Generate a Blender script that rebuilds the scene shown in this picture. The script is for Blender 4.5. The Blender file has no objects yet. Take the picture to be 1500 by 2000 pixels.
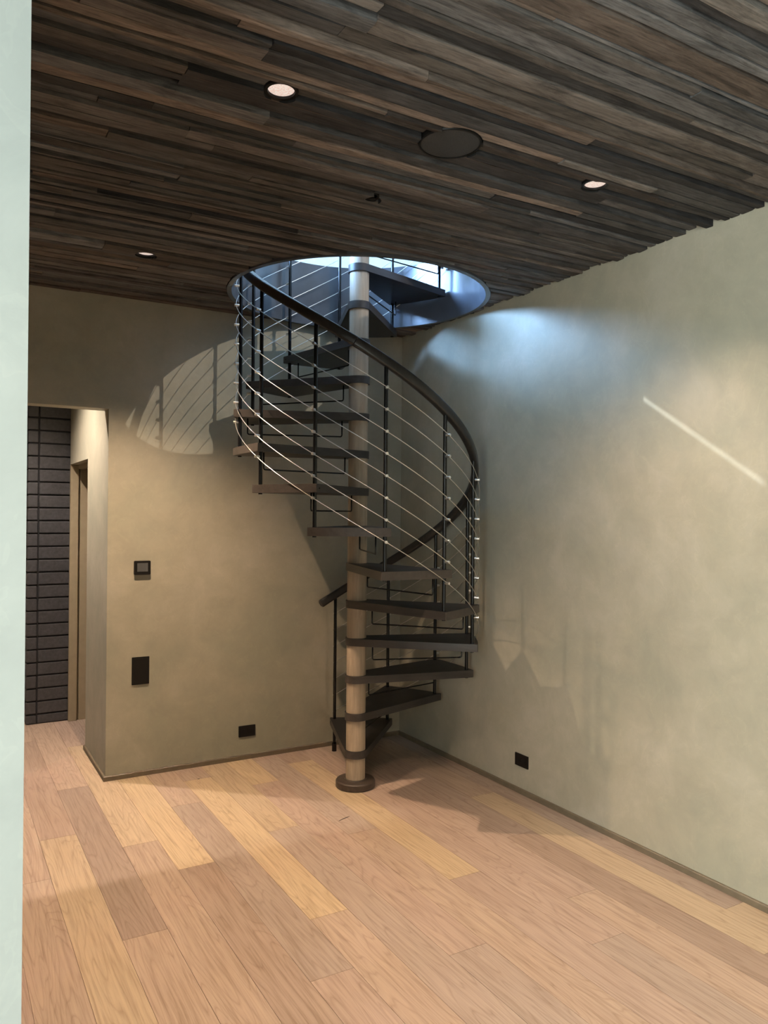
import bpy, bmesh, math, random
from mathutils import Vector, Matrix
sc = bpy.context.scene
COL = sc.collection
# ------------------------------------------------------------------ camera
FPX = 1509.157
cam = bpy.data.cameras.new('camera'); co = bpy.data.objects.new('camera', cam); COL.objects.link(co)
cam.sensor_fit = 'VERTICAL'; cam.sensor_height = 36.0; cam.sensor_width = 27.0
cam.lens = FPX * 36.0 / 2000.0
cam.shift_x = (750 - 750.93) / 2000.0; cam.shift_y = (997.06 - 1000) / 2000.0
cam.clip_start = 0.02
FW = Vector((0.50268371, 0.86445924, 0.00439387)); RT = Vector((0.86442224, -0.50270286, 0.00800207)); UP = Vector((-0.00912628, 0.00022436, 0.99995833))
co.matrix_world = Matrix(((RT.x, UP.x, -FW.x, 0), (RT.y, UP.y, -FW.y, 0), (RT.z, UP.z, -FW.z, 1.66), (0, 0, 0, 1)))
sc.camera = co
sc.view_settings.view_transform = 'Standard'; sc.view_settings.look = 'None'
sc.view_settings.gamma = 1.0; sc.view_settings.use_curve_mapping = False
sc.view_settings.exposure = 0.0
sc.cycles.max_bounces = 8; sc.cycles.diffuse_bounces = 5
sc.cycles.sample_clamp_indirect = 6.0
# ------------------------------------------------------------------ world
w = bpy.data.worlds.new('sky'); sc.world = w; w.use_nodes = True
bg = w.node_tree.nodes['Background']; bg.inputs[0].default_value = (0.55, 0.72, 1.0, 1); bg.inputs[1].default_value = 1.0

def aim(o, target):
    o.rotation_euler = (Vector(target) - o.location).to_track_quat('-Z', 'Y').to_euler()
def area(name, loc, target, sx, sy, power, col, spread=180):
    l = bpy.data.lights.new(name, 'AREA'); l.shape = 'RECTANGLE'; l.size = sx; l.size_y = sy
    l.energy = power*1.07; l.color = col; l.spread = math.radians(spread)
    o = bpy.data.objects.new(name, l); COL.objects.link(o); o.location = loc; aim(o, target)
    return o
# daylight through the window wall behind the camera, the upstairs window and the skylight
DAY = area('daylight_side_window', (-2.05, -0.45, 1.6), (3.0, 0.6, 1.4), 2.3, 2.5, 265, (0.93, 1.0, 0.93))
BLUE = area('daylight_upstairs_window', (-0.45, 7.35, 4.95), (2.45, 4.0, 3.1), 1.4, 1.3, 500, (0.33, 0.58, 1.0))
BLUE2 = area('daylight_upstairs_side_window', (-2.12, 5.6, 5.2), (2.6, 3.9, 3.0), 2.6, 1.5, 1750, (0.30, 0.55, 1.0))
SKYA = area('daylight_skylight', (3.63, 1.37, 6.05), (3.0, 2.6, 3.4), 1.7, 2.0, 18, (0.75, 0.85, 1.0))
sl = bpy.data.lights.new('sun', 'SUN'); sl.energy = 1.3; sl.angle = math.radians(0.25); sl.color = (1.0, 0.86, 0.70)
so = bpy.data.objects.new('sun', sl); COL.objects.link(so); so.location = (5, 0, 9)
so.rotation_euler = Vector((-0.5, 1.0, -0.86)).to_track_quat('-Z', 'Y').to_euler()
# added spot for reflected sun; an added slit narrows it to a streak
gl = bpy.data.lights.new('streak_spot', 'SPOT'); gl.energy = 3600; gl.color = (0.93, 0.97, 1.0); gl.shadow_soft_size = 0.0015
gl.spot_size = math.radians(32); gl.spot_blend = 0.2
GS = Vector((0.13, 7.6, 5.76))
go = bpy.data.objects.new('streak_spot', gl); COL.objects.link(go); go.location = GS; aim(go, (3.04, 2.5, 2.12))

# ------------------------------------------------------------------ measured layout
XR, YB, ZC = 3.038, 4.979, 3.01
PX, PY = 2.2287, 4.1595
RB, TH0, RIS, DTH = 0.7108, 1.2906, 0.2267, 0.5250
XA = 0.921
NST = 15

# ------------------------------------------------------------------ helpers
def lin(c):
    return tuple((v/255/12.92 if v/255 <= 0.04045 else ((v/255+0.055)/1.055)**2.4) for v in c)
def new_obj(name, bm, mats, parent=None, smooth=False, kind=None):
    me = bpy.data.meshes.new(name)
    bmesh.ops.recalc_face_normals(bm, faces=bm.faces)
    bm.to_mesh(me); bm.free()
    o = bpy.data.objects.new(name, me); COL.objects.link(o)
    for m in (mats if isinstance(mats, (list, tuple)) else [mats]): me.materials.append(m)
    if smooth:
        for p in me.polygons: p.use_smooth = True
    if parent is not None: o.parent = parent
    if kind: o['kind'] = kind
    return o
def smooth_angle(o, deg=35):
    me = o.data
    bm = bmesh.new(); bm.from_mesh(me)
    for f in bm.faces: f.smooth = True
    for e in bm.edges:
        if len(e.link_faces) == 2 and e.calc_face_angle(0) > math.radians(deg): e.smooth = False
    bm.to_mesh(me); bm.free()
def bx(bm, a, b, mat=0):
    x0, y0, z0 = a; x1, y1, z1 = b
    vs = [bm.verts.new(p) for p in ((x0,y0,z0),(x1,y0,z0),(x1,y1,z0),(x0,y1,z0),(x0,y0,z1),(x1,y0,z1),(x1,y1,z1),(x0,y1,z1))]
    fs = []
    for q in ((0,3,2,1),(4,5,6,7),(0,1,5,4),(1,2,6,5),(2,3,7,6),(3,0,4,7)):
        f = bm.faces.new([vs[i] for i in q]); f.material_index = mat; fs.append(f)
    return vs, fs
def bevel(bm, w_, seg=2, edges=None):
    bmesh.ops.bevel(bm, geom=list(edges if edges is not None else bm.edges), offset=w_, segments=seg, affect='EDGES', profile=0.6)
def cyl(bm, p0, p1, r, n=16, r2=None, cap=True):
    p0 = Vector(p0); p1 = Vector(p1); d = (p1-p0); L = d.length
    q = d.to_track_quat('Z', 'Y').to_matrix().to_4x4()
    M = Matrix.Translation((p0+p1)/2) @ q
    return bmesh.ops.create_cone(bm, cap_ends=cap, segments=n, radius1=r, radius2=r if r2 is None else r2, depth=L, matrix=M)
def tube(bm, pts, rx, n=10, rz=None, closed=False, up=Vector((0,0,1)), prof=None):
    """sweep a round or oval section along pts; section axes: horizontal side, and the perpendicular"""
    rings = []
    N = len(pts)
    for i, p in enumerate(pts):
        t = (Vector(pts[min(i+1, N-1)]) - Vector(pts[max(i-1, 0)])).normalized()
        s = t.cross(up)
        if s.length < 1e-4: s = Vector((1,0,0))
        s.normalize(); u = s.cross(t).normalized()
        k = prof[i] if prof else 1.0
        rings.append([bm.verts.new(Vector(p) + s*math.cos(a)*rx*k + u*math.sin(a)*(rz or rx)*k) for a in [2*math.pi*j/n for j in range(n)]])
    for i in range(N-1):
        for j in range(n):
            bm.faces.new((rings[i][j], rings[i][(j+1)%n], rings[i+1][(j+1)%n], rings[i+1][j]))
    bm.faces.new(rings[0][::-1]); bm.faces.new(rings[-1])
def lathe(bm, prof, n=48, center=(0,0), mat=0, close=True):
    """prof: list of (r,z) ; closed loop of profile makes a ring solid"""
    rings = []
    for r, z in prof:
        if r < 1e-6: rings.append([bm.verts.new((center[0], center[1], z))])
        else: rings.append([bm.verts.new((center[0]+r*math.cos(2*math.pi*j/n), center[1]+r*math.sin(2*math.pi*j/n), z)) for j in range(n)])
    m = len(rings); rng = range(m if close else m-1)
    for i in rng:
        A, B = rings[i], rings[(i+1) % m]
        for j in range(n):
            if len(A) == 1 and len(B) == 1: break
            if len(A) == 1: f = bm.faces.new((A[0], B[j], B[(j+1)%n]))
            elif len(B) == 1: f = bm.faces.new((A[j], A[(j+1)%n], B[0]))
            else: f = bm.faces.new((A[j], A[(j+1)%n], B[(j+1)%n], B[j]))
            f.material_index = mat
def thing(name, loc, label, cat, group=None, rz=0):
    o = bpy.data.objects.new(name, None); COL.objects.link(o); o.location = loc; o.rotation_euler[2] = rz
    o['label'] = label; o['category'] = cat
    if group: o['group'] = group
    o.empty_display_size = 0.05
    return o

# ------------------------------------------------------------------ materials
class NT:
    def __init__(s, name):
        s.m = bpy.data.materials.new(name); s.m.use_nodes = True
        s.t = s.m.node_tree; s.b = s.t.nodes['Principled BSDF']
    def n(s, typ, **kw):
        nd = s.t.nodes.new(typ)
        for k, v in kw.items():
            if isinstance(k, str) and hasattr(nd, k): setattr(nd, k, v)
        return nd
    def l(s, a, b): s.t.links.new(a, b)
    def ramp(s, fac, stops):
        r = s.n('ShaderNodeValToRGB'); e = r.color_ramp.elements
        while len(e) > 1: e.remove(e[-1])
        e[0].position = stops[0][0]; e[0].color = (*stops[0][1], 1)
        for p, c in stops[1:]:
            q = e.new(p); q.color = (*c, 1)
        s.l(fac, r.inputs[0]); return r
    def coords(s, scale=(1,1,1), attr_off=None, kind='Object'):
        tc = s.n('ShaderNodeTexCoord'); mp = s.n('ShaderNodeMapping'); mp.inputs['Scale'].default_value = scale
        s.l(tc.outputs[kind], mp.inputs[0])
        if attr_off:
            at = s.n('ShaderNodeAttribute'); at.attribute_name = attr_off
            va = s.n('ShaderNodeVectorMath'); va.operation = 'MULTIPLY_ADD'
            s.l(at.outputs['Vector'], va.inputs[0]); va.inputs[1].default_value = (37, 53, 19)
            s.l(mp.outputs[0], va.inputs[2]); return va.outputs[0]
        return mp.outputs[0]
    def noise(s, vec, scale, detail=4, rough=0.5, dist=0.0):
        n = s.n('ShaderNodeTexNoise'); s.l(vec, n.inputs['Vector'])
        n.inputs['Scale'].default_value = scale; n.inputs['Detail'].default_value = detail
        n.inputs['Roughness'].default_value = rough; n.inputs['Distortion'].default_value = dist
        return n.outputs['Fac']
    def mix(s, a, b, fac, typ='MIX'):
        m = s.n('ShaderNodeMix'); m.data_type = 'RGBA'; m.blend_type = typ
        if isinstance(fac, (int, float)): m.inputs[0].default_value = fac
        else: s.l(fac, m.inputs[0])
        for i, v in ((6, a), (7, b)):
            if isinstance(v, tuple): m.inputs[i].default_value = (*v, 1)
            else: s.l(v, m.inputs[i])
        return m.outputs[2]
    def bump(s, h, strength, dist=0.01):
        b = s.n('ShaderNodeBump'); b.inputs['Strength'].default_value = strength; b.inputs['Distance'].default_value = dist
        s.l(h, b.inputs['Height']); s.l(b.outputs[0], s.b.inputs['Normal'])
    def set(s, col=None, rough=0.5, metal=0.0, spec=None):
        if col is not None:
            if isinstance(col, tuple): s.b.inputs['Base Color'].default_value = (*col, 1)
            else: s.l(col, s.b.inputs['Base Color'])
        if isinstance(rough, (int, float)): s.b.inputs['Roughness'].default_value = rough
        else: s.l(rough, s.b.inputs['Roughness'])
        s.b.inputs['Metallic'].default_value = metal
        if spec is not None: s.b.inputs['Specular IOR Level'].default_value = spec
        return s.m

def plaster(name, c1, c2, c3, rough=0.55):
    t = NT(name); v = t.coords()
    warp = t.noise(v, 1.3, 3, 0.6)
    mp = t.n('ShaderNodeVectorMath'); mp.operation = 'MULTIPLY_ADD'
    t.l(v, mp.inputs[0]); mp.inputs[1].default_value = (1, 1, 1)
    sc3 = t.n('ShaderNodeVectorMath'); sc3.operation = 'SCALE'; t.l(warp, sc3.inputs[0]); sc3.inputs['Scale'].default_value = 0.35
    t.l(sc3.outputs[0], mp.inputs[2])
    a = t.noise(mp.outputs[0], 1.7, 7, 0.66, 0.15)
    b = t.noise(mp.outputs[0], 5.0, 6, 0.7, 0.5)
    r = t.ramp(a, [(0.36, c1), (0.50, c2), (0.64, c3)])
    r2 = t.ramp(b, [(0.35, (0.93, 0.93, 0.93)), (0.66, (1.06, 1.055, 1.045))])
    col = t.mix(r.outputs[0], r2.outputs[0], 0.75, 'MULTIPLY')
    tr = t.noise(t.coords((1.0, 1.0, 0.8)), 7.0, 3, 0.5, 2.2)
    rt_ = t.ramp(tr, [(0.585, (1.0, 1.0, 1.0)), (0.60, (1.055, 1.05, 1.04)), (0.66, (1.0, 1.0, 1.0))])
    col = t.mix(col, rt_.outputs[0], 0.8, 'MULTIPLY')
    t.bump(b, 0.05, 0.01)
    return t.set(col, rough, spec=0.35)
M = {}
M['plaster'] = plaster('lime_plaster', (0.338, 0.336, 0.268), (0.382, 0.366, 0.290), (0.432, 0.412, 0.336))
M['plaster_up'] = plaster('cream_plaster', (0.62, 0.60, 0.55), (0.66, 0.64, 0.58), (0.7, 0.68, 0.63))
M['plaster_daylit'] = plaster('daylight_tinted_plaster', (0.305, 0.338, 0.328), (0.320, 0.355, 0.345), (0.338, 0.372, 0.362))  # same lime plaster, with the daylight's cool green tint put into its colour

def floor_mat():
    t = NT('oak_flooring')
    at = t.n('ShaderNodeAttribute'); at.attribute_name = 'tone'
    v = t.coords((1, 0.035, 1), 'off')
    g = t.noise(v, 95, 5, 0.62, 0.2)                      # fine straight grain
    v2 = t.coords((1, 0.085, 1), 'off')
    c = t.noise(v2, 7.5, 2, 0.45, 0.25)                     # contour field -> cathedral rings
    mu = t.n('ShaderNodeMath'); mu.operation = 'MULTIPLY'; t.l(c, mu.inputs[0]); mu.inputs[1].default_value = 21.0
    fr = t.n('ShaderNodeMath'); fr.operation = 'FRACT'; t.l(mu.outputs[0], fr.inputs[0])
    rr = t.ramp(fr.outputs[0], [(0.0, (0.70, 0.65, 0.61)), (0.14, (0.98, 0.98, 0.98)), (0.8, (1.05, 1.05, 1.04)), (0.97, (0.86, 0.83, 0.80)), (1.0, (0.70, 0.65, 0.61))])
    rg = t.ramp(g, [(0.34, (0.74, 0.70, 0.66)), (0.50, (1.0, 1.0, 1.0)), (0.68, (1.12, 1.12, 1.10))])
    col = t.mix(at.outputs['Color'], rg.outputs[0], 0.8, 'MULTIPLY')
    col = t.mix(col, rr.outputs[0], 0.6, 'MULTIPLY')
    kn = t.noise(t.coords((1, 0.35, 1), 'off'), 5.0, 3, 0.6)
    rk = t.ramp(kn, [(0.3, (0.93, 0.90, 0.88)), (0.6, (1.03, 1.03, 1.02))])
    col = t.mix(col, rk.outputs[0], 0.8, 'MULTIPLY')
    t.bump(g, 0.06, 0.003)
    return t.set(col, 0.42, spec=0.4)
M['floor'] = floor_mat()
def simple(name, col, rough=0.5, metal=0.0, spec=None, nscale=25, amt=0.12, bump=0.05):
    t = NT(name); v = t.coords(); n = t.noise(v, nscale, 4, 0.6)
    r = t.ramp(n, [(0.3, tuple(c*(1-amt) for c in col)), (0.7, tuple(min(1, c*(1+amt)) for c in col))])
    if bump: t.bump(n, bump, 0.002)
    return t.set(r.outputs[0], rough, metal, spec)
M['gap'] = simple('plank_gap', (0.02, 0.015, 0.01), 0.9)
def ceil_mat():
    t = NT('reclaimed_dark_boards')
    at = t.n('ShaderNodeAttribute'); at.attribute_name = 'tone'
    v = t.coords((0.07, 1, 1), 'off')
    g = t.noise(v, 120, 7, 0.72, 0.5)
    g2 = t.noise(t.coords((0.22, 1, 1), 'off'), 16, 7, 0.7, 0.8)
    rg = t.ramp(g, [(0.30, (0.25, 0.24, 0.23)), (0.47, (0.95, 0.95, 0.95)), (0.72, (1.6, 1.55, 1.5))])
    r2 = t.ramp(g2, [(0.36, (0.4, 0.4, 0.42)), (0.52, (1.0, 1.0, 1.0)), (0.72, (1.5, 1.52, 1.58))])
    col = t.mix(at.outputs['Color'], rg.outputs[0], 0.8, 'MULTIPLY')
    col = t.mix(col, r2.outputs[0], 0.8, 'MULTIPLY')
    t.bump(g, 0.5, 0.006)
    return t.set(col, 0.75, spec=0.25)
M['ceil'] = ceil_mat()
M['void'] = simple('black_backing', (0.006, 0.006, 0.006), 0.9, bump=0)
def wood(name, col, axis_scale, rough=0.5, lo=0.6, hi=1.35, scale=28, spec=0.4, bmp=0.15):
    t = NT(name)
    oi = t.n('ShaderNodeObjectInfo')
    tc = t.n('ShaderNodeTexCoord'); mp = t.n('ShaderNodeMapping'); mp.inputs['Scale'].default_value = axis_scale
    t.l(tc.outputs['Object'], mp.inputs[0])
    ad = t.n('ShaderNodeVectorMath'); ad.operation = 'ADD'; t.l(mp.outputs[0], ad.inputs[0])
    sc_ = t.n('ShaderNodeMath'); sc_.operation = 'MULTIPLY'; t.l(oi.outputs['Random'], sc_.inputs[0]); sc_.inputs[1].default_value = 40
    t.l(sc_.outputs[0], ad.inputs[1])
    g = t.noise(ad.outputs[0], scale, 6, 0.65, 0.6)
    r = t.ramp(g, [(0.3, tuple(c*lo for c in col)), (0.7, tuple(c*hi for c in col))])
    t.bump(g, bmp, 0.003)
    return t.set(r.outputs[0], rough, spec=spec)
M['tread'] = wood('dark_stained_oak_tread', (0.014, 0.0135, 0.0145), (0.12, 1, 1), 0.42, 0.7, 1.4)
M['tread_edge'] = wood('brown_stained_oak_edge', (0.046, 0.041, 0.038), (0.12, 1, 1), 0.42, 0.75, 1.3)
M['rail'] = wood('dark_stained_oak_rail', (0.027, 0.0265, 0.026), (1, 1, 0.4), 0.28, 0.7, 1.4, 20)
M['pole'] = wood('weathered_oak_post', (0.40, 0.33, 0.25), (1, 1, 0.10), 0.5, 0.78, 1.15, 40)
M['base'] = wood('dark_stained_oak_base', (0.060, 0.047, 0.038), (0.12, 1, 1), 0.45)
M['black'] = simple('black_painted_steel', (0.005, 0.005, 0.006), 0.22, 0.0, 0.4, amt=0.1, bump=0)
M['steel'] = simple('brushed_steel', (0.88, 0.87, 0.84), 0.38, 1.0, nscale=60, amt=0.06, bump=0)
M['cable'] = simple('steel_cable', (0.88, 0.86, 0.82), 0.38, 1.0, nscale=200, amt=0.08, bump=0)
M['brick'] = simple('charcoal_painted_brick', (0.050, 0.051, 0.057), 0.5, nscale=45, amt=0.25, bump=0.6)
M['mortar'] = simple('black_mortar', (0.012, 0.012, 0.014), 0.85, nscale=80, bump=0.4)
M['liner'] = simple('grey_steel_liner', (0.080, 0.088, 0.104), 0.24, 0.0, 0.6, nscale=6, amt=0.10, bump=0.02)
M['device'] = simple('matte_black_plastic', (0.006, 0.0055, 0.005), 0.5, 0.0, 0.25, nscale=60, amt=0.1, bump=0)
M['screen'] = simple('grey_screen_glass', (0.085, 0.088, 0.09), 0.15, nscale=60, amt=0.03, bump=0)
M['grille'] = simple('charcoal_speaker_mesh', (0.030, 0.032, 0.034), 0.6, nscale=300, amt=0.3, bump=0.3)
M['base_trim'] = simple('stained_base_trim', (0.155, 0.128, 0.088), 0.45, nscale=20, amt=0.12)
M['frame_tan'] = simple('tan_painted_frame', (0.36, 0.30, 0.20), 0.5, nscale=15, amt=0.06)
def lens_mat():
    t = NT('lit_prismatic_lens'); v = t.coords(); vo = t.n('ShaderNodeTexVoronoi'); vo.inputs['Scale'].default_value = 190
    t.l(v, vo.inputs['Vector'])
    r = t.ramp(vo.outputs['Distance'], [(0.0, (1.0, 0.90, 0.80)), (0.55, (0.78, 0.60, 0.52)), (1.0, (0.55, 0.42, 0.36))])
    t.l(r.outputs[0], t.b.inputs['Emission Color']); t.b.inputs['Emission Strength'].default_value = 0.95
    t.bump(vo.outputs['Distance'], 0.5, 0.003)
    return t.set((0.25, 0.22, 0.2), 0.3)
M['lens'] = lens_mat()
def glass():
    t = NT('clear_glass'); t.b.inputs['Transmission Weight'].default_value = 1.0; t.b.inputs['IOR'].default_value = 1.45
    return t.set((0.97, 0.99, 1.0), 0.0)

# ------------------------------------------------------------------ floor (boards run along Y, measured joints)
P = (169,151,140); T = (172,154,140); Y = (187,169,143); Y2 = (180,163,141); G = (163,148,138); D = (152,136,126); R = (160,142,130)
W = 0.1742; X0 = 0.468
cols = {
 -2: ([3.085], [G, P]), -1: ([5.6, 3.775], [P, T, T]), 0: ([6.09, 4.233, 2.37], [T, R, Y2, P]),
 1: ([4.945, 3.095], [T, D, T]), 2: ([5.82, 3.955], [P, Y2, T]), 3: ([5.4, 3.58], [T, Y, R]),
 4: ([4.362, 2.498], [T, G, P]), 5: ([4.74, 2.88], [P, Y, T]), 6: ([3.78, 1.92], [Y2, G, T]),
 7: ([4.477, 2.39], [Y, P, G]), 8: ([4.9, 3.55, 1.7], [P, G, T, P]), 9: ([2.885], [Y, P]),
 10: ([4.04, 2.18], [P, P, G]), 11: ([4.35, 2.495], [G, P, T]), 12: ([3.12], [P, R]),
 13: ([3.67, 1.81], [T, Y2, R]), 14: ([3.96, 2.10], [G, G, Y2])}
random.seed(5)
bm = bmesh.new(); tone = bm.loops.layers.float_color.new('tone'); off = bm.loops.layers.float_color.new('off')
def paint(fs, c, o_):
    for f in fs:
        for l in f.loops: l[tone] = (*c, 1); l[off] = (*o_, 1)
YMIN, YMAX = -3.3, 7.4
for i in range(-14, 15):
    x0 = X0 + W*i; x1 = min(x0 + W, XR+0.02)
    js, tn = cols.get(i, ([random.uniform(2, 6)], None)); js = list(js)
    tn = list(tn) if tn else [random.choice([P, T, G, Y2, R]) for _ in range(len(js)+1)]
    while js[0] < YMAX - 1.86: js.insert(0, js[0]+1.86); tn.insert(0, random.choice([P, T, G, R]))
    while js[-1] > YMIN + 1.86: js.append(js[-1]-1.86); tn.append(random.choice([P, T, G, Y2, R]))
    ends = [YMAX] + js + [YMIN]
    for k in range(len(ends)-1):
        g = 0.0007
        vs, fs = bx(bm, (x0+g, ends[k+1]+g, -0.012), (x1-g, ends[k]-g, 0.0))
        j = random.uniform(0.96, 1.04)
        paint(fs, tuple(c*j for c in lin(tn[k])), (random.random(), random.random(), random.random()))
vs, fs = bx(bm, (-2.0, YMIN, -0.05), (XR+0.02, YMAX, -0.013), 1)
new_obj('floor', bm, [M['floor'], M['gap']], kind='structure')

# ------------------------------------------------------------------ ceiling boards (run along X)
FIX = {'can': [(0.928, 2.262), (2.275, 2.254), (0.923, 4.043)], 'hidden_can': [(0.947, 0.48), (2.322, 0.48)]}
SPK = (1.581, 2.272); SPR = (1.580, 2.836)
random.seed(11)
bm = bmesh.new(); tone = bm.loops.layers.float_color.new('tone'); off = bm.loops.layers.float_color.new('off')
CT = [(88,85,83), (94,90,87), (80,80,80), (104,101,98), (90,91,93), (106,107,109), (68,68,69), (98,93,89), (94,94,95), (112,102,95), (88,80,76), (58,58,60), (96,92,90)]
def board(x0, x1, y0, y1, zb, col):
    n = max(2, int((x1-x0)/0.10)); ph = random.uniform(0, 50); am = min(random.choice([0.001, 0.002, 0.004, 0.007]), (y1-y0)*0.09)
    prev = None; crown = random.uniform(0.0005, 0.0025); tilt = random.uniform(-0.0025, 0.0025)
    taper = random.uniform(-0.3, 0.3)*(y1-y0) if random.random() < 0.35 else 0.0
    gp = random.choice([0.0012, 0.0018, 0.003, 0.005])
    o_ = (random.random(), random.random(), random.random()); fs = []
    for i in range(n+1):
        f = i/n; x = x0+(x1-x0)*f
        ja = am*math.sin(ph+x*4.1)+am*0.7*math.sin(ph*2+x*11.3); jb = am*math.sin(ph*3+x*5.3)+am*0.7*math.sin(ph+x*9.1)
        a = y0+gp+abs(ja)+max(0, taper)*f; b = y1-gp-abs(jb)+min(0, taper)*f
        m1 = a+(b-a)*0.15; m2 = a+(b-a)*0.85
        zz = zb+0.0015*math.sin(ph+x*3)
        ring = [bm.verts.new(p) for p in ((x, a, 3.027), (x, a, zz+crown-tilt), (x, m1, zz-tilt*0.5), (x, m2, zz+tilt*0.5), (x, b, zz+crown+tilt), (x, b, 3.027))]
        if prev:
            for j in range(6): fs.append(bm.faces.new((prev[j], prev[(j+1)%6], ring[(j+1)%6], ring[j])))
        else: fs.append(bm.faces.new(ring[::-1]))
        prev = ring
    fs.append(bm.faces.new(prev)); paint(fs, col, o_)
y = -3.3
while y < 6.9:
    wd = random.choice([0.02, 0.028, 0.036, 0.044, 0.052, 0.06, 0.07, 0.08, 0.10, 0.05, 0.075])
    y1 = y+wd
    x = -1.9 + random.uniform(-1.0, 0)
    rowz = random.uniform(2.976, 2.996)
    xe = XR - 0.001
    while x < xe:
        L = random.choice([0.5, 0.9, 1.3, 1.8, 2.4, 3.0]); x1 = min(x+L, xe)
        if xe-x1 < 0.25: x1 = xe
        if x1 > -1.8:
            c = lin(random.choice(CT)); j = random.uniform(0.6, 1.3)
            yb0, yb1 = y, y1
            if y < YB < y1: yb1 = YB   # stop at the back wall line
            board(max(x, -1.9), x1-0.0015, y, y1, rowz+random.uniform(-0.004, 0.004), tuple(v*j for v in c))
        x = x1
    y = y1
bmesh.ops.recalc_face_normals(bm, faces=bm.faces)
boards = new_obj('ceiling', bm, [M['ceil'], M['void']], kind='structure')
cb = bmesh.new()
lathe(cb, [(0.0, 2.8), (0.797, 2.8), (0.797, 3.2), (0.0, 3.2)], 96, (PX, PY), close=False)
for (cx, cy) in FIX['can']+FIX['hidden_can']: lathe(cb, [(0.0, 2.8), (0.055, 2.8), (0.055, 3.2), (0.0, 3.2)], 32, (cx, cy), close=False)
lathe(cb, [(0.0, 2.8), (0.118, 2.8), (0.118, 3.2), (0.0, 3.2)], 40, SPK, close=False)
lathe(cb, [(0.0, 2.8), (0.036, 2.8), (0.036, 3.2), (0.0, 3.2)], 24, SPR, close=False)
cutter = new_obj('cutter', cb, M['void'])
md = boards.modifiers.new('cut', 'BOOLEAN'); md.operation = 'DIFFERENCE'; md.object = cutter; md.solver = 'EXACT'; md.use_self = False
dg = bpy.context.evaluated_depsgraph_get()
me = bpy.data.meshes.new_from_object(boards.evaluated_get(dg)); boards.modifiers.clear(); boards.data = me
bpy.data.objects.remove(cutter, do_unlink=True)

def slab_with_hole(bm, x0, y0, x1, y1, z0, z1, c, r, n=96):
    """rectangular slab with a round opening, watertight"""
    def outer(a):
        dx, dy = math.cos(a), math.sin(a); ts = []
        if dx > 1e-9: ts.append((x1-c[0])/dx)
        if dx < -1e-9: ts.append((x0-c[0])/dx)
        if dy > 1e-9: ts.append((y1-c[1])/dy)
        if dy < -1e-9: ts.append((y0-c[1])/dy)
        t = min(ts); return (c[0]+dx*t, c[1]+dy*t)
    angs = sorted(set([2*math.pi*j/n for j in range(n)] + [math.atan2(yy-c[1], xx-c[0]) % (2*math.pi) for xx in (x0, x1) for yy in (y0, y1)]))
    V = []
    for a in angs:
        i_ = (c[0]+r*math.cos(a), c[1]+r*math.sin(a)); o_ = outer(a)
        V.append([bm.verts.new((*i_, z0)), bm.verts.new((*o_, z0)), bm.verts.new((*o_, z1)), bm.verts.new((*i_, z1))])
    for k in range(len(V)):
        A, B = V[k], V[(k+1) % len(V)]
        for j in range(4): bm.faces.new((A[j], A[(j+1)%4], B[(j+1)%4], B[j]))
ub = bmesh.new(); ub.from_mesh(boards.data); u2 = bmesh.new(); slab_with_hole(u2, -1.9, -3.3, XR+0.02, 7.3, 3.0275, 3.0335, (PX, PY), 0.797)
for f in u2.faces: f.material_index = 1
tm = bpy.data.meshes.new('t'); u2.to_mesh(tm); u2.free(); ub.from_mesh(tm)
bmesh.ops.recalc_face_normals(ub, faces=ub.faces); ub.to_mesh(boards.data); ub.free()
UX0, UY0, UX1, UY1, UZ = -1.9, -3.5, 5.3, 7.6, 5.8
bm = bmesh.new(); slab_with_hole(bm, UX0, UY0, UX1, UY1, 3.034, 3.398, (PX, PY), 0.797)
new_obj('floor_upstairs', bm, M['plaster_up'], kind='structure')
# steel liner of the round stairwell
bm = bmesh.new()
lathe(bm, [(0.766, 2.976), (0.794, 2.976), (0.794, 3.402), (0.766, 3.402)], 128, (PX, PY))
o = new_obj('trim_1', bm, M['liner'], kind='structure'); smooth_angle(o)
o['label'] = 'grey steel liner ring around the round stairwell opening'

# ------------------------------------------------------------------ walls
def wall(name, boxes, mat, lab=None):
    bm = bmesh.new()
    for a, b in boxes: bx(bm, a, b)
    o = new_obj(name, bm, mat, kind='structure')
    return o
YN = 1.30
wall('wall_right', [((XR, -3.5, -0.05), (XR+0.15, YB+0.2, 3.034))], M['plaster'])
XL = -0.10   # hallway opening left edge (behind the near wall)
bm = bmesh.new()
bx(bm, (XA+0.13, YB, -0.05), (XR+0.15, YB+0.13, 3.034))
bx(bm, (XL, YB, 2.296), (XA+0.13, YB+0.13, 3.034))
bx(bm, (-1.9, YB, -0.05), (XL, YB+0.13, 3.034))
# passage wall running back from the arris, with its door opening
bx(bm, (XA, YB, -0.05), (XA+0.13, 5.72, 2.296))
bx(bm, (XA, YB+0.13, 2.296), (XA+0.13, 5.72, 3.034))
bx(bm, (XA, 5.72, 2.03), (XA+0.13, 6.53, 3.034))
o = new_obj('wall_back', bm, M['plaster'], kind='structure')
wall('wall_near', [((-1.9, YN, -0.05), (0.121, YN+0.16, 3.034))], M['plaster_daylit'])
wall('wall_left', [((-2.0, -3.4, -0.05), (-1.88, -1.6, 3.034)), ((-2.0, 0.7, -0.05), (-1.88, 7.4, 3.034)), ((-2.0, -1.6, -0.05), (-1.88, 0.7, 0.3)), ((-2.0, -1.6, 2.85), (-1.88, 0.7, 3.034))], M['plaster'])
wall('wall_hall_end', [((-1.9, 7.25, -0.05), (3.2, 7.4, 3.034))], M['plaster'])
wall('wall_closet', [((2.0, YB+0.13, -0.05), (2.1, 7.3, 3.034))], M['plaster'])
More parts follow.
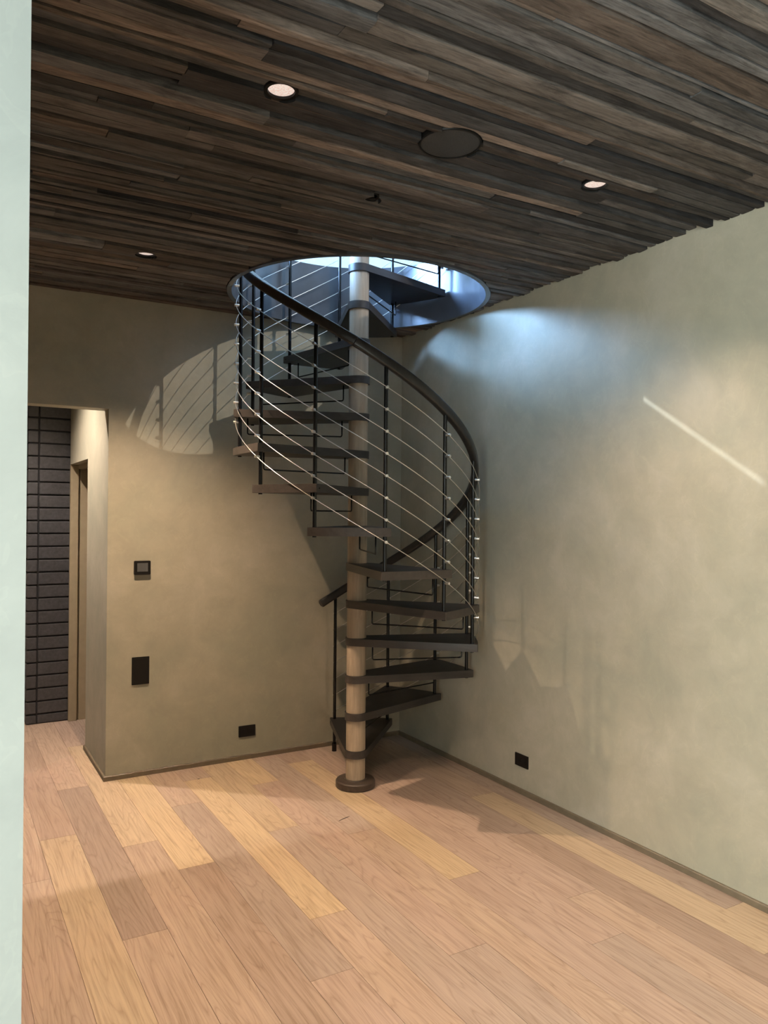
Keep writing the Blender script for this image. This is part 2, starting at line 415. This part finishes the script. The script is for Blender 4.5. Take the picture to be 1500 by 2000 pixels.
# wall behind the camera
wall('wall_front', [((-1.95, -3.25, -0.05), (XR+0.1, -3.1, 3.034))], M['plaster'])
# upstairs room
wall('wall_upstairs_back', [((UX0, 7.0, 3.398), (0.35, 7.15, 4.3)), ((0.35, 7.0, 3.398), (UX1, 7.15, 5.15)), ((UX0, 7.0, 4.3), (-1.2, 7.15, 5.6)), ((0.25, 7.0, 4.3), (0.35, 7.15, UZ)),
     ((0.62, 7.0, 5.15), (UX1, 7.15, UZ)), ((0.35, 7.0, 5.62), (0.62, 7.15, UZ)), ((UX0, 7.0, 5.6), (0.25, 7.15, UZ)),
     ((0.35, 6.998, 5.15), (0.443, 7.0, 5.62)), ((0.509, 6.998, 5.15), (0.62, 7.0, 5.62)), ((0.443, 6.998, 5.15), (0.509, 7.0, 5.32)), ((0.443, 6.998, 5.34), (0.509, 7.0, 5.62))], M['plaster_up'])  # the thin boxes are added, unseen, to hold the slit for the streak
bm = bmesh.new()  # unseen plate added to cut the spot down to a narrow streak
for zl, zu in ((None, -0.0019), (0.0019, None)):
    q4 = [(0.443, 5.3335), (0.509, 5.3293)]
    lo_ = [(x, 5.32 if zl is None else z+zl) for x, z in q4]; hi_ = [(x, 5.34 if zu is None else z+zu) for x, z in q4]
    vv = [[bm.verts.new((x, yy, z)) for x, z in (lo_[0], lo_[1], hi_[1], hi_[0])] for yy in (6.998, 7.0)]
    bm.faces.new(vv[0]); bm.faces.new(vv[1][::-1])
    for j in range(4): bm.faces.new((vv[0][j], vv[1][j], vv[1][(j+1)%4], vv[0][(j+1)%4]))
new_obj('streak_slit_plate', bm, M['plaster_up'], kind='structure')
wall('wall_upstairs_left', [((UX0-0.1, UY0, 3.398), (UX0, 4.2, UZ)), ((UX0-0.1, 6.95, 3.398), (UX0, 7.15, UZ)), ((UX0-0.1, 4.2, 3.398), (UX0, 6.95, 4.4))], M['plaster_up'])
wall('wall_upstairs_right', [((UX1, UY0, 3.398), (UX1+0.1, 7.15, UZ))], M['plaster_up'])
wall('wall_upstairs_front', [((UX0, UY0-0.1, 3.398), (UX1, UY0, UZ))], M['plaster_up'])
wall('ceiling_upstairs', [((UX0-0.1, UY0-0.1, UZ), (2.65, 7.15, UZ+0.12)), ((4.7, UY0-0.1, UZ), (UX1+0.1, 7.15, UZ+0.12)), ((2.65, UY0-0.1, UZ), (4.7, 0.25, UZ+0.12)), ((2.65, 2.55, UZ), (4.7, 7.15, UZ+0.12))], M['plaster_up'])

# baseboards: thin square-edged strips
def strip(name, pts, h=0.030, d=0.013):
    bm = bmesh.new()
    prof = [(0, 0), (d, 0), (d, h-0.004), (d-0.004, h), (0, h)]
    rings = []
    for i, (x, y_) in enumerate(pts):
        p = Vector((x, y_)); ns = []
        if i > 0: t = (p-Vector(pts[i-1])).normalized(); ns.append(Vector((t.y, -t.x)))
        if i < len(pts)-1: t = (Vector(pts[i+1])-p).normalized(); ns.append(Vector((t.y, -t.x)))
        n = ns[0] if len(ns) == 1 else (ns[0]+ns[1])/(1+ns[0].dot(ns[1]))
        rings.append([bm.verts.new((p.x+n.x*a, p.y+n.y*a, b)) for a, b in prof])
    for A, B in zip(rings, rings[1:]):
        for j in range(5): bm.faces.new((A[j], A[(j+1)%5], B[(j+1)%5], B[j]))
    bm.faces.new(rings[0][::-1]); bm.faces.new(rings[-1])
    return new_obj(name, bm, M['base_trim'], kind='structure')
strip('baseboard_back', [(XA, 5.72), (XA, YB), (XR-0.013, YB)][0:3])
strip('baseboard_right', [(XR, YB-0.0), (XR, -3.1)])
# door frame at the far side of the passage door
bm = bmesh.new()
bx(bm, (XA+0.003, 6.53, 0.0), (0.985, 6.564, 2.03)); bx(bm, (1.0, 6.548, 0.0), (1.13, 6.60, 2.06)); bx(bm, (0.985, 6.556, 0.0), (1.0, 6.60, 2.03))
bx(bm, (0.985, 5.74, 1.995), (1.03, 6.53, 2.03))
bevel(bm, 0.002, 1)
new_obj('door_1', bm, M['frame_tan'], kind='structure')

# charcoal stacked brick wall at the end of the passage
bm = bmesh.new()
yb_, xb_ = 6.568, 0.618
bx(bm, (xb_+0.012, yb_+0.012, -0.02), (2.0, yb_+0.22, 3.03), 1)
bm2 = bmesh.new()
z = 0.0; hs = [0.075]+[0.1007]*30; random.seed(3)
for h in hs:
    if z > 3.02: break
    z1 = min(z+h, 3.03)
    for xa, xb2 in [(xb_, 0.698), (0.698, 1.06), (1.06, 1.46), (1.46, 1.86)]:
        g = 0.0055; j = random.uniform(-0.003, 0.003)
        bx(bm2, (xa+(g if xa > xb_ else random.uniform(0, 0.003)), yb_+j+0.001, z+g), (xb2-g, yb_+0.2, z1-g))
    z += h
bevel(bm2, 0.0055, 2)
me_ = bpy.data.meshes.new('t'); bm2.to_mesh(me_); bm2.free(); bm.from_mesh(me_)
o = new_obj('wall_brick', bm, [M['brick'], M['mortar']], kind='structure')

# ------------------------------------------------------------------ spiral staircase
st = thing('spiral_staircase', (PX, PY, 0), 'dark wood and black steel spiral staircase around an oak post in the corner', 'staircase')
def link_part(o, parent): o.parent = parent; return o
PR = 0.059
bm = bmesh.new(); lathe(bm, [(0, 0.04), (PR, 0.04), (PR, 4.35), (0, 4.35)], 48, close=False)
o = new_obj('post', bm, M['pole'], st); smooth_angle(o); o['label'] = 'round oak centre post'
bm = bmesh.new(); lathe(bm, [(0, 0.001), (0.116, 0.001), (0.120, 0.006), (0.120, 0.038), (0.114, 0.046), (0.068, 0.048), (0.066, 0.052), (0, 0.052)], 64, close=False)
o = new_obj('base_plate', bm, M['base'], st); smooth_angle(o); o['label'] = 'round dark wood base plate'

# tread template: wedge hugging the post; local frame: x axis points at the tread's upper baluster
TK = 0.045
def hull(points):
    pts = sorted(set(points))
    def half(ps):
        h = []
        for p in ps:
            while len(h) >= 2 and (h[-1][0]-h[-2][0])*(p[1]-h[-2][1])-(h[-1][1]-h[-2][1])*(p[0]-h[-2][0]) <= 0: h.pop()
            h.append(p)
        return h
    a = half(pts); b = half(pts[::-1]); return a[:-1]+b[:-1]
mg = math.radians(2.1)
A0, A1 = -mg, DTH+mg      # local angles: 0 = upper baluster, DTH = lower baluster (nose)
pts = [(0.068*math.cos(2*math.pi*j/40), 0.068*math.sin(2*math.pi*j/40)) for j in range(40)]
RC = 0.752
am = (A0+A1)/2
c0 = Vector((RC*math.cos(A0), RC*math.sin(A0))); c1 = Vector((RC*math.cos(A1), RC*math.sin(A1)))
for c, o2 in ((c0, c1), (c1, c0)):                      # small corner rounding
    t = (o2-c).normalized(); inn = (-c).normalized()
    for f in (0, 0.3, 0.6, 1.0):
        q = c + t*0.012*(1-f)**2 + inn*0.012*f**2
        pts.append((q.x, q.y))
mid = Vector((math.cos(am), math.sin(am)))*(RC*math.cos((A1-A0)/2)+0.010)
pts.append((mid.x, mid.y))
for s in (0.5,): 
    for c in (c0, c1):
        q = (c+mid)/2 + mid.normalized()*0.003; pts.append((q.x, q.y))
H2 = hull([(round(a, 6), round(b, 6)) for a, b in pts])
bm = bmesh.new()
lo = [bm.verts.new((x, y_, -TK)) for x, y_ in H2]; hi = [bm.verts.new((x, y_, 0)) for x, y_ in H2]
bm.faces.new(lo[::-1]); bm.faces.new(hi)
for j in range(len(H2)): bm.faces.new((lo[j], lo[(j+1)%len(H2)], hi[(j+1)%len(H2)], hi[j]))
bmesh.ops.bevel(bm, geom=[e for e in bm.edges if abs(e.verts[0].co.z-e.verts[1].co.z) < 1e-6], offset=0.0025, segments=2, affect='EDGES', profile=0.6)
for f in bm.faces:
    f.normal_update()
    if abs(f.normal.z) < 0.5: f.material_index = 1
tread0 = new_obj('tread', bm, [M['tread'], M['tread_edge']], st); smooth_angle(tread0, 28)
# riser bar: bent black rod hung under the nose
ar = DTH - math.radians(3.3)
def pol(r, a, z): return Vector((r*math.cos(a), r*math.sin(a), z))
def rounded(path, rad=0.012, n=5):
    out = [path[0]]
    for i in range(1, len(path)-1):
        p = path[i]; a = (path[i-1]-p).normalized(); b = (path[i+1]-p).normalized()
        s = p+a*rad; e = p+b*rad
        for k in range(n+1):
            t = k/n; out.append(s*(1-t)**2+p*2*t*(1-t)+e*t*t)
    out.append(path[-1]); return out
bm = bmesh.new()
tube(bm, rounded([pol(0.10, ar, -TK+0.002), pol(0.10, ar, -0.140), pol(0.665, ar, -0.140), pol(0.665, ar, -TK+0.002)]), 0.0042, 8, up=Vector((math.sin(ar), -math.cos(ar), 0)))
bar0 = new_obj('riser_bar', bm, M['black'], tread0, smooth=True)
# screw heads in the nose edge and the outer edge
bm = bmesh.new()
nn = Vector((c1.x, c1.y)).normalized(); perp = Vector((-nn.y, nn.x))
p_in = Vector((0.068*math.cos(A1+math.pi/2), 0.068*math.sin(A1+math.pi/2)))
e_dir = (p_in-c1).normalized(); nrm = Vector((e_dir.y, -e_dir.x)); nrm = nrm if nrm.dot(perp) > 0 else -nrm
q = c1+e_dir*0.035
cyl(bm, (q.x-nrm.x*0.003, q.y-nrm.y*0.003, -0.0225), (q.x+nrm.x*0.0012, q.y+nrm.y*0.0012, -0.0225), 0.0042, 12)
screw0 = new_obj('screw', bm, M['black'], tread0)

def dup_part(o, parent):
    c = o.copy(); COL.objects.link(c); c.parent = parent; return c
treads = []
for k in range(1, NST+1):
    if k == 1: t = tread0
    else:
        t = dup_part(tread0, st); dup_part(bar0, t); dup_part(screw0, t)
    t.location = (0, 0, k*RIS); t.rotation_euler = (0, 0, TH0-k*DTH); treads.append(t)

# balusters with their cable clamps (local x points outward)
def bal_mesh(z0, z1, foot=False):
    bm = bmesh.new(); cyl(bm, (0, 0, z0), (0, 0, z1), 0.0108, 16)
    if foot: cyl(bm, (0, 0, z0), (0, 0, z0+0.055), 0.0165, 20); cyl(bm, (0, 0, z0+0.055), (0, 0, z0+0.062), 0.0165, 20, 0.0112)
    return bm
b0 = new_obj('baluster', bal_mesh(0.002, 1.066, True), M['black'], st); smooth_angle(b0)
b1 = new_obj('baluster', bal_mesh(-0.052, 1.066), M['black'], st); smooth_angle(b1)
bm = bmesh.new(); cyl(bm, (-0.004, 0, 0), (0.004, 0, 0), 0.0155, 16)
CZ = [0.153+0.1148*i for i in range(8)]
RCB = RB+0.027
bm.free(); bm = bmesh.new()
cyl(bm, (0.0095, 0, 0), (0.038, 0, 0), 0.0078, 14)
bevel(bm, 0.0012, 2, [e for e in bm.edges if e.calc_length() < 0.01])
cl0 = new_obj('cable_clamp', bm, M['steel']); smooth_angle(cl0)
extra = bmesh.new(); first = True
for k in range(0, NST+1):
    a = TH0-k*DTH
    if k == 0: b = b0
    elif k == 1: b = b1
    else: b = dup_part(b1, st)
    b.location = (RB*math.cos(a), RB*math.sin(a), k*RIS); b.rotation_euler = (0, 0, a)
    for z in CZ:
        if k <= 11:
            if first: c = cl0; c.parent = b; first = False
            else: c = dup_part(cl0, b)
            c.location = (0, 0, z)
        else:
            p = Vector((RB*math.cos(a), RB*math.sin(a), k*RIS+z)); d = Vector((math.cos(a), math.sin(a), 0))
            cyl(extra, p+d*0.0095, p+d*0.036, 0.0072, 12)
o = new_obj('cable_clamp', extra, M['steel'], st); smooth_angle(o); o['kind'] = 'stuff'
# eight steel cables
for i, z in enumerate(CZ):
    bm = bmesh.new(); pts = []
    n = NST*7
    for s in range(n+1):
        u = NST*s/n; a = TH0-u*DTH
        pts.append(Vector((RCB*math.cos(a), RCB*math.sin(a), u*RIS+z)))
    tube(bm, pts, 0.0023, 6)
    new_obj('cable', bm, M['cable'], st, smooth=True)
# handrail: two sections of the same helix, joined in front of the post
def rail(u0, u1, end0=False):
    bm = bmesh.new(); pts = []; prof = []
    n = int((u1-u0)*9)
    for s in range(n+1):
        u = u0+(u1-u0)*s/n; a = TH0-u*DTH
        pts.append(Vector((RB*math.cos(a), RB*math.sin(a), u*RIS+1.095))); prof.append(1.0)
    if end0:
        d = (pts[0]-pts[1]).normalized()
        for k_, (dd, pp) in enumerate([(0.006, 0.93), (0.011, 0.78), (0.013, 0.5)]): pts.insert(0, pts[k_*1 if False else 0]+d*0.004); prof.insert(0, pp)
    # superellipse section
    rings = []; N = len(pts); m = 20
    for i, p in enumerate(pts):
        t = (pts[min(i+1, N-1)]-pts[max(i-1, 0)]).normalized(); s_ = t.cross(Vector((0, 0, 1))).normalized(); u_ = s_.cross(t).normalized()
        R_ = []
        for j in range(m):
            an = 2*math.pi*j/m; cx, sy = math.cos(an), math.sin(an)
            ex = 0.5
            R_.append(bm.verts.new(p+s_*0.0225*prof[i]*math.copysign(abs(cx)**ex, cx)+u_*0.027*prof[i]*math.copysign(abs(sy)**ex, sy)))
        rings.append(R_)
    for A, B in zip(rings, rings[1:]):
        for j in range(m): bm.faces.new((A[j], A[(j+1)%m], B[(j+1)%m], B[j]))
    bm.faces.new(rings[0][::-1]); bm.faces.new(rings[-1])
    o = new_obj('handrail', bm, M['rail'], st); smooth_angle(o, 50)
UJ = 6.43
rail(-0.27, UJ-0.003, True); rail(UJ+0.003, NST+0.3)

# ------------------------------------------------------------------ ceiling fittings
def spot(cx, cy, power, size, blend=0.9, col=(1.0, 0.705, 0.47)):
    l = bpy.data.lights.new('downlight_lamp', 'SPOT'); l.energy = power*1.07; l.color = col
    l.spot_size = math.radians(size); l.spot_blend = blend; l.shadow_soft_size = 0.009
    o = bpy.data.objects.new('downlight_lamp', l); COL.objects.link(o); o.location = (cx, cy, 2.972); return o
def can(cx, cy, label, power, size):
    t = thing('recessed_downlight', (cx, cy, 2.984), label, 'ceiling light', 'recessed downlights in the board ceiling')
    bm = bmesh.new(); lathe(bm, [(0.043, 0.0), (0.0535, 0.0), (0.0545, 0.004), (0.0545, 0.03), (0.050, 0.055), (0.041, 0.055), (0.041, 0.012)], 48)
    o = new_obj('trim_ring', bm, M['device'], t); smooth_angle(o)
    bm = bmesh.new(); lathe(bm, [(0, 0.004), (0.025, 0.0045), (0.0425, 0.008), (0.0425, 0.016), (0, 0.016)], 48, close=False)
    o = new_obj('lens', bm, M['lens'], t); smooth_angle(o)
    spot(cx, cy, power, size)
can(*FIX['can'][0], 'round lit downlight in the ceiling nearest the camera, left of the speaker', 120, 118)
can(*FIX['can'][1], 'round lit downlight in the ceiling near the right wall, right of the speaker', 110, 118)
can(*FIX['can'][2], 'small round lit downlight in the ceiling at far left near the back wall', 290, 112)
spot(0.30, 5.55, 270, 125, col=(1.0, 0.82, 0.68)); spot(*FIX['hidden_can'][0], 85, 118); spot(*FIX['hidden_can'][1], 85, 118)
t = thing('ceiling_speaker', (SPK[0], SPK[1], 2.983), 'round charcoal in-ceiling speaker between the two nearer downlights', 'speaker')
bm = bmesh.new(); lathe(bm, [(0.106, 0.0), (0.112, 0.0), (0.114, 0.004), (0.114, 0.05), (0.106, 0.05)], 64); o = new_obj('rim', bm, M['device'], t); smooth_angle(o)
bm = bmesh.new(); lathe(bm, [(0, 0.0015), (0.10, 0.0015), (0.106, 0.003), (0.106, 0.02), (0, 0.02)], 64, close=False); o = new_obj('grille', bm, M['grille'], t); smooth_angle(o)
t = thing('sprinkler_head', (SPR[0], SPR[1], 2.979), 'tiny dark recessed sprinkler head in the boards just before the stairwell', 'sprinkler')
bm = bmesh.new(); lathe(bm, [(0.020, 0.016), (0.031, 0.014), (0.034, 0.02), (0.034, 0.06), (0.02, 0.06)], 32); o = new_obj('escutcheon', bm, M['device'], t); smooth_angle(o)
bm = bmesh.new(); cyl(bm, (0, 0, 0.01), (0, 0, 0.06), 0.006, 12); cyl(bm, (0, 0, 0.004), (0, 0, 0.007), 0.012, 16)
for s in (-1, 1): tube(bm, [Vector((s*0.004, 0, 0.03)), Vector((s*0.010, 0, 0.02)), Vector((s*0.004, 0, 0.007))], 0.0016, 6)
o = new_obj('deflector', bm, M['device'], t); smooth_angle(o)

# ------------------------------------------------------------------ wall fittings (local: x along wall, z up, -y out of the wall)
def rbox(x0, z0, x1, z1, d0, d1, r, seg=4):
    """rounded-corner plate between depths d0 (back) and d1 (front, more negative y)"""
    bm = bmesh.new(); vs, fs = bx(bm, (x0, d1, z0), (x1, d0, z1))
    ed = [e for e in bm.edges if abs(e.verts[0].co.y-e.verts[1].co.y) > 1e-6]
    bevel(bm, r, seg, ed)
    ed = [e for e in bm.edges if abs(e.verts[0].co.y-d1) < 1e-6 and abs(e.verts[1].co.y-d1) < 1e-6]
    bevel(bm, min(r*0.4, 0.0015), 2, ed)
    return bm
t = thing('thermostat', (1.130, YB, 1.309), 'black square touchscreen thermostat with grey display on the back wall', 'thermostat')
new_obj('body', rbox(-0.050, -0.044, 0.050, 0.044, 0, -0.020, 0.008), M['device'], t)
new_obj('display', rbox(-0.033, -0.024, 0.033, 0.030, -0.015, -0.0215, 0.001, 1), M['screen'], t)
t = thing('wall_switch_panel', (1.1265, YB, 0.6615), 'tall black blank wall plate below the thermostat', 'wall plate')
new_obj('plate', rbox(-0.0535, -0.086, 0.0535, 0.086, 0, -0.008, 0.003), M['device'], t)
new_obj('insert', rbox(-0.046, -0.078, 0.046, 0.078, -0.006, -0.0105, 0.002), M['device'], t)
def outlet(loc, rz, label, hw, hh):
    t = thing('power_outlet', loc, label, 'outlet', 'black outlets low on the walls', rz)
    new_obj('plate', rbox(-hw, -hh, hw, hh, 0, -0.007, 0.003), M['device'], t)
    for s in (-1, 1):
        r_ = new_obj('receptacle', rbox(s*0.020-0.0165, -0.014, s*0.020+0.0165, 0.014, -0.005, -0.009, 0.006), M['device'], t)
        bm = bmesh.new()
        for zz in (-0.006, 0.006): bx(bm, (s*0.020-0.004, -0.0098, zz-0.001), (s*0.020+0.004, -0.0088, zz+0.001))
        cyl(bm, (s*0.020+0.010, -0.0088, 0), (s*0.020+0.010, -0.0098, 0), 0.0022, 10)
        new_obj('slots', bm, M['void'], r_)
outlet((1.8335, YB, 0.188), 0, 'black power outlet low on the brown back wall', 0.0585, 0.037)
outlet((XR, 3.569, 0.196), -math.pi/2, 'black power outlet low on the green right wall', 0.0585, 0.037)

# ------------------------------------------------------------------ splinters lying on the floor
def splinter(x0, y0, x1, y1, w_, label):
    a = Vector((x0, y0, 0.0022)); b = Vector((x1, y1, 0.0022)); d = (b-a)
    t = Vector((-d.y, d.x, 0)).normalized()
    bm = bmesh.new(); tube(bm, [a, a+d*0.15, a+d*0.5+t*w_*0.4, a+d*0.85, b], w_/2, 6, rz=0.0018, prof=[0.4, 0.8, 1.0, 0.8, 0.3])
    me = new_obj('wood_splinter', bm, M['rail']); me['label'] = label; me['category'] = 'splinter'
splinter(1.898, 3.727, 1.978, 3.755, 0.004, 'thin dark wood splinter on the floor in front of the stair base')
splinter(1.425, 4.733, 1.441, 4.74, 0.006, 'tiny dark chip of wood on the floor near the back wall')
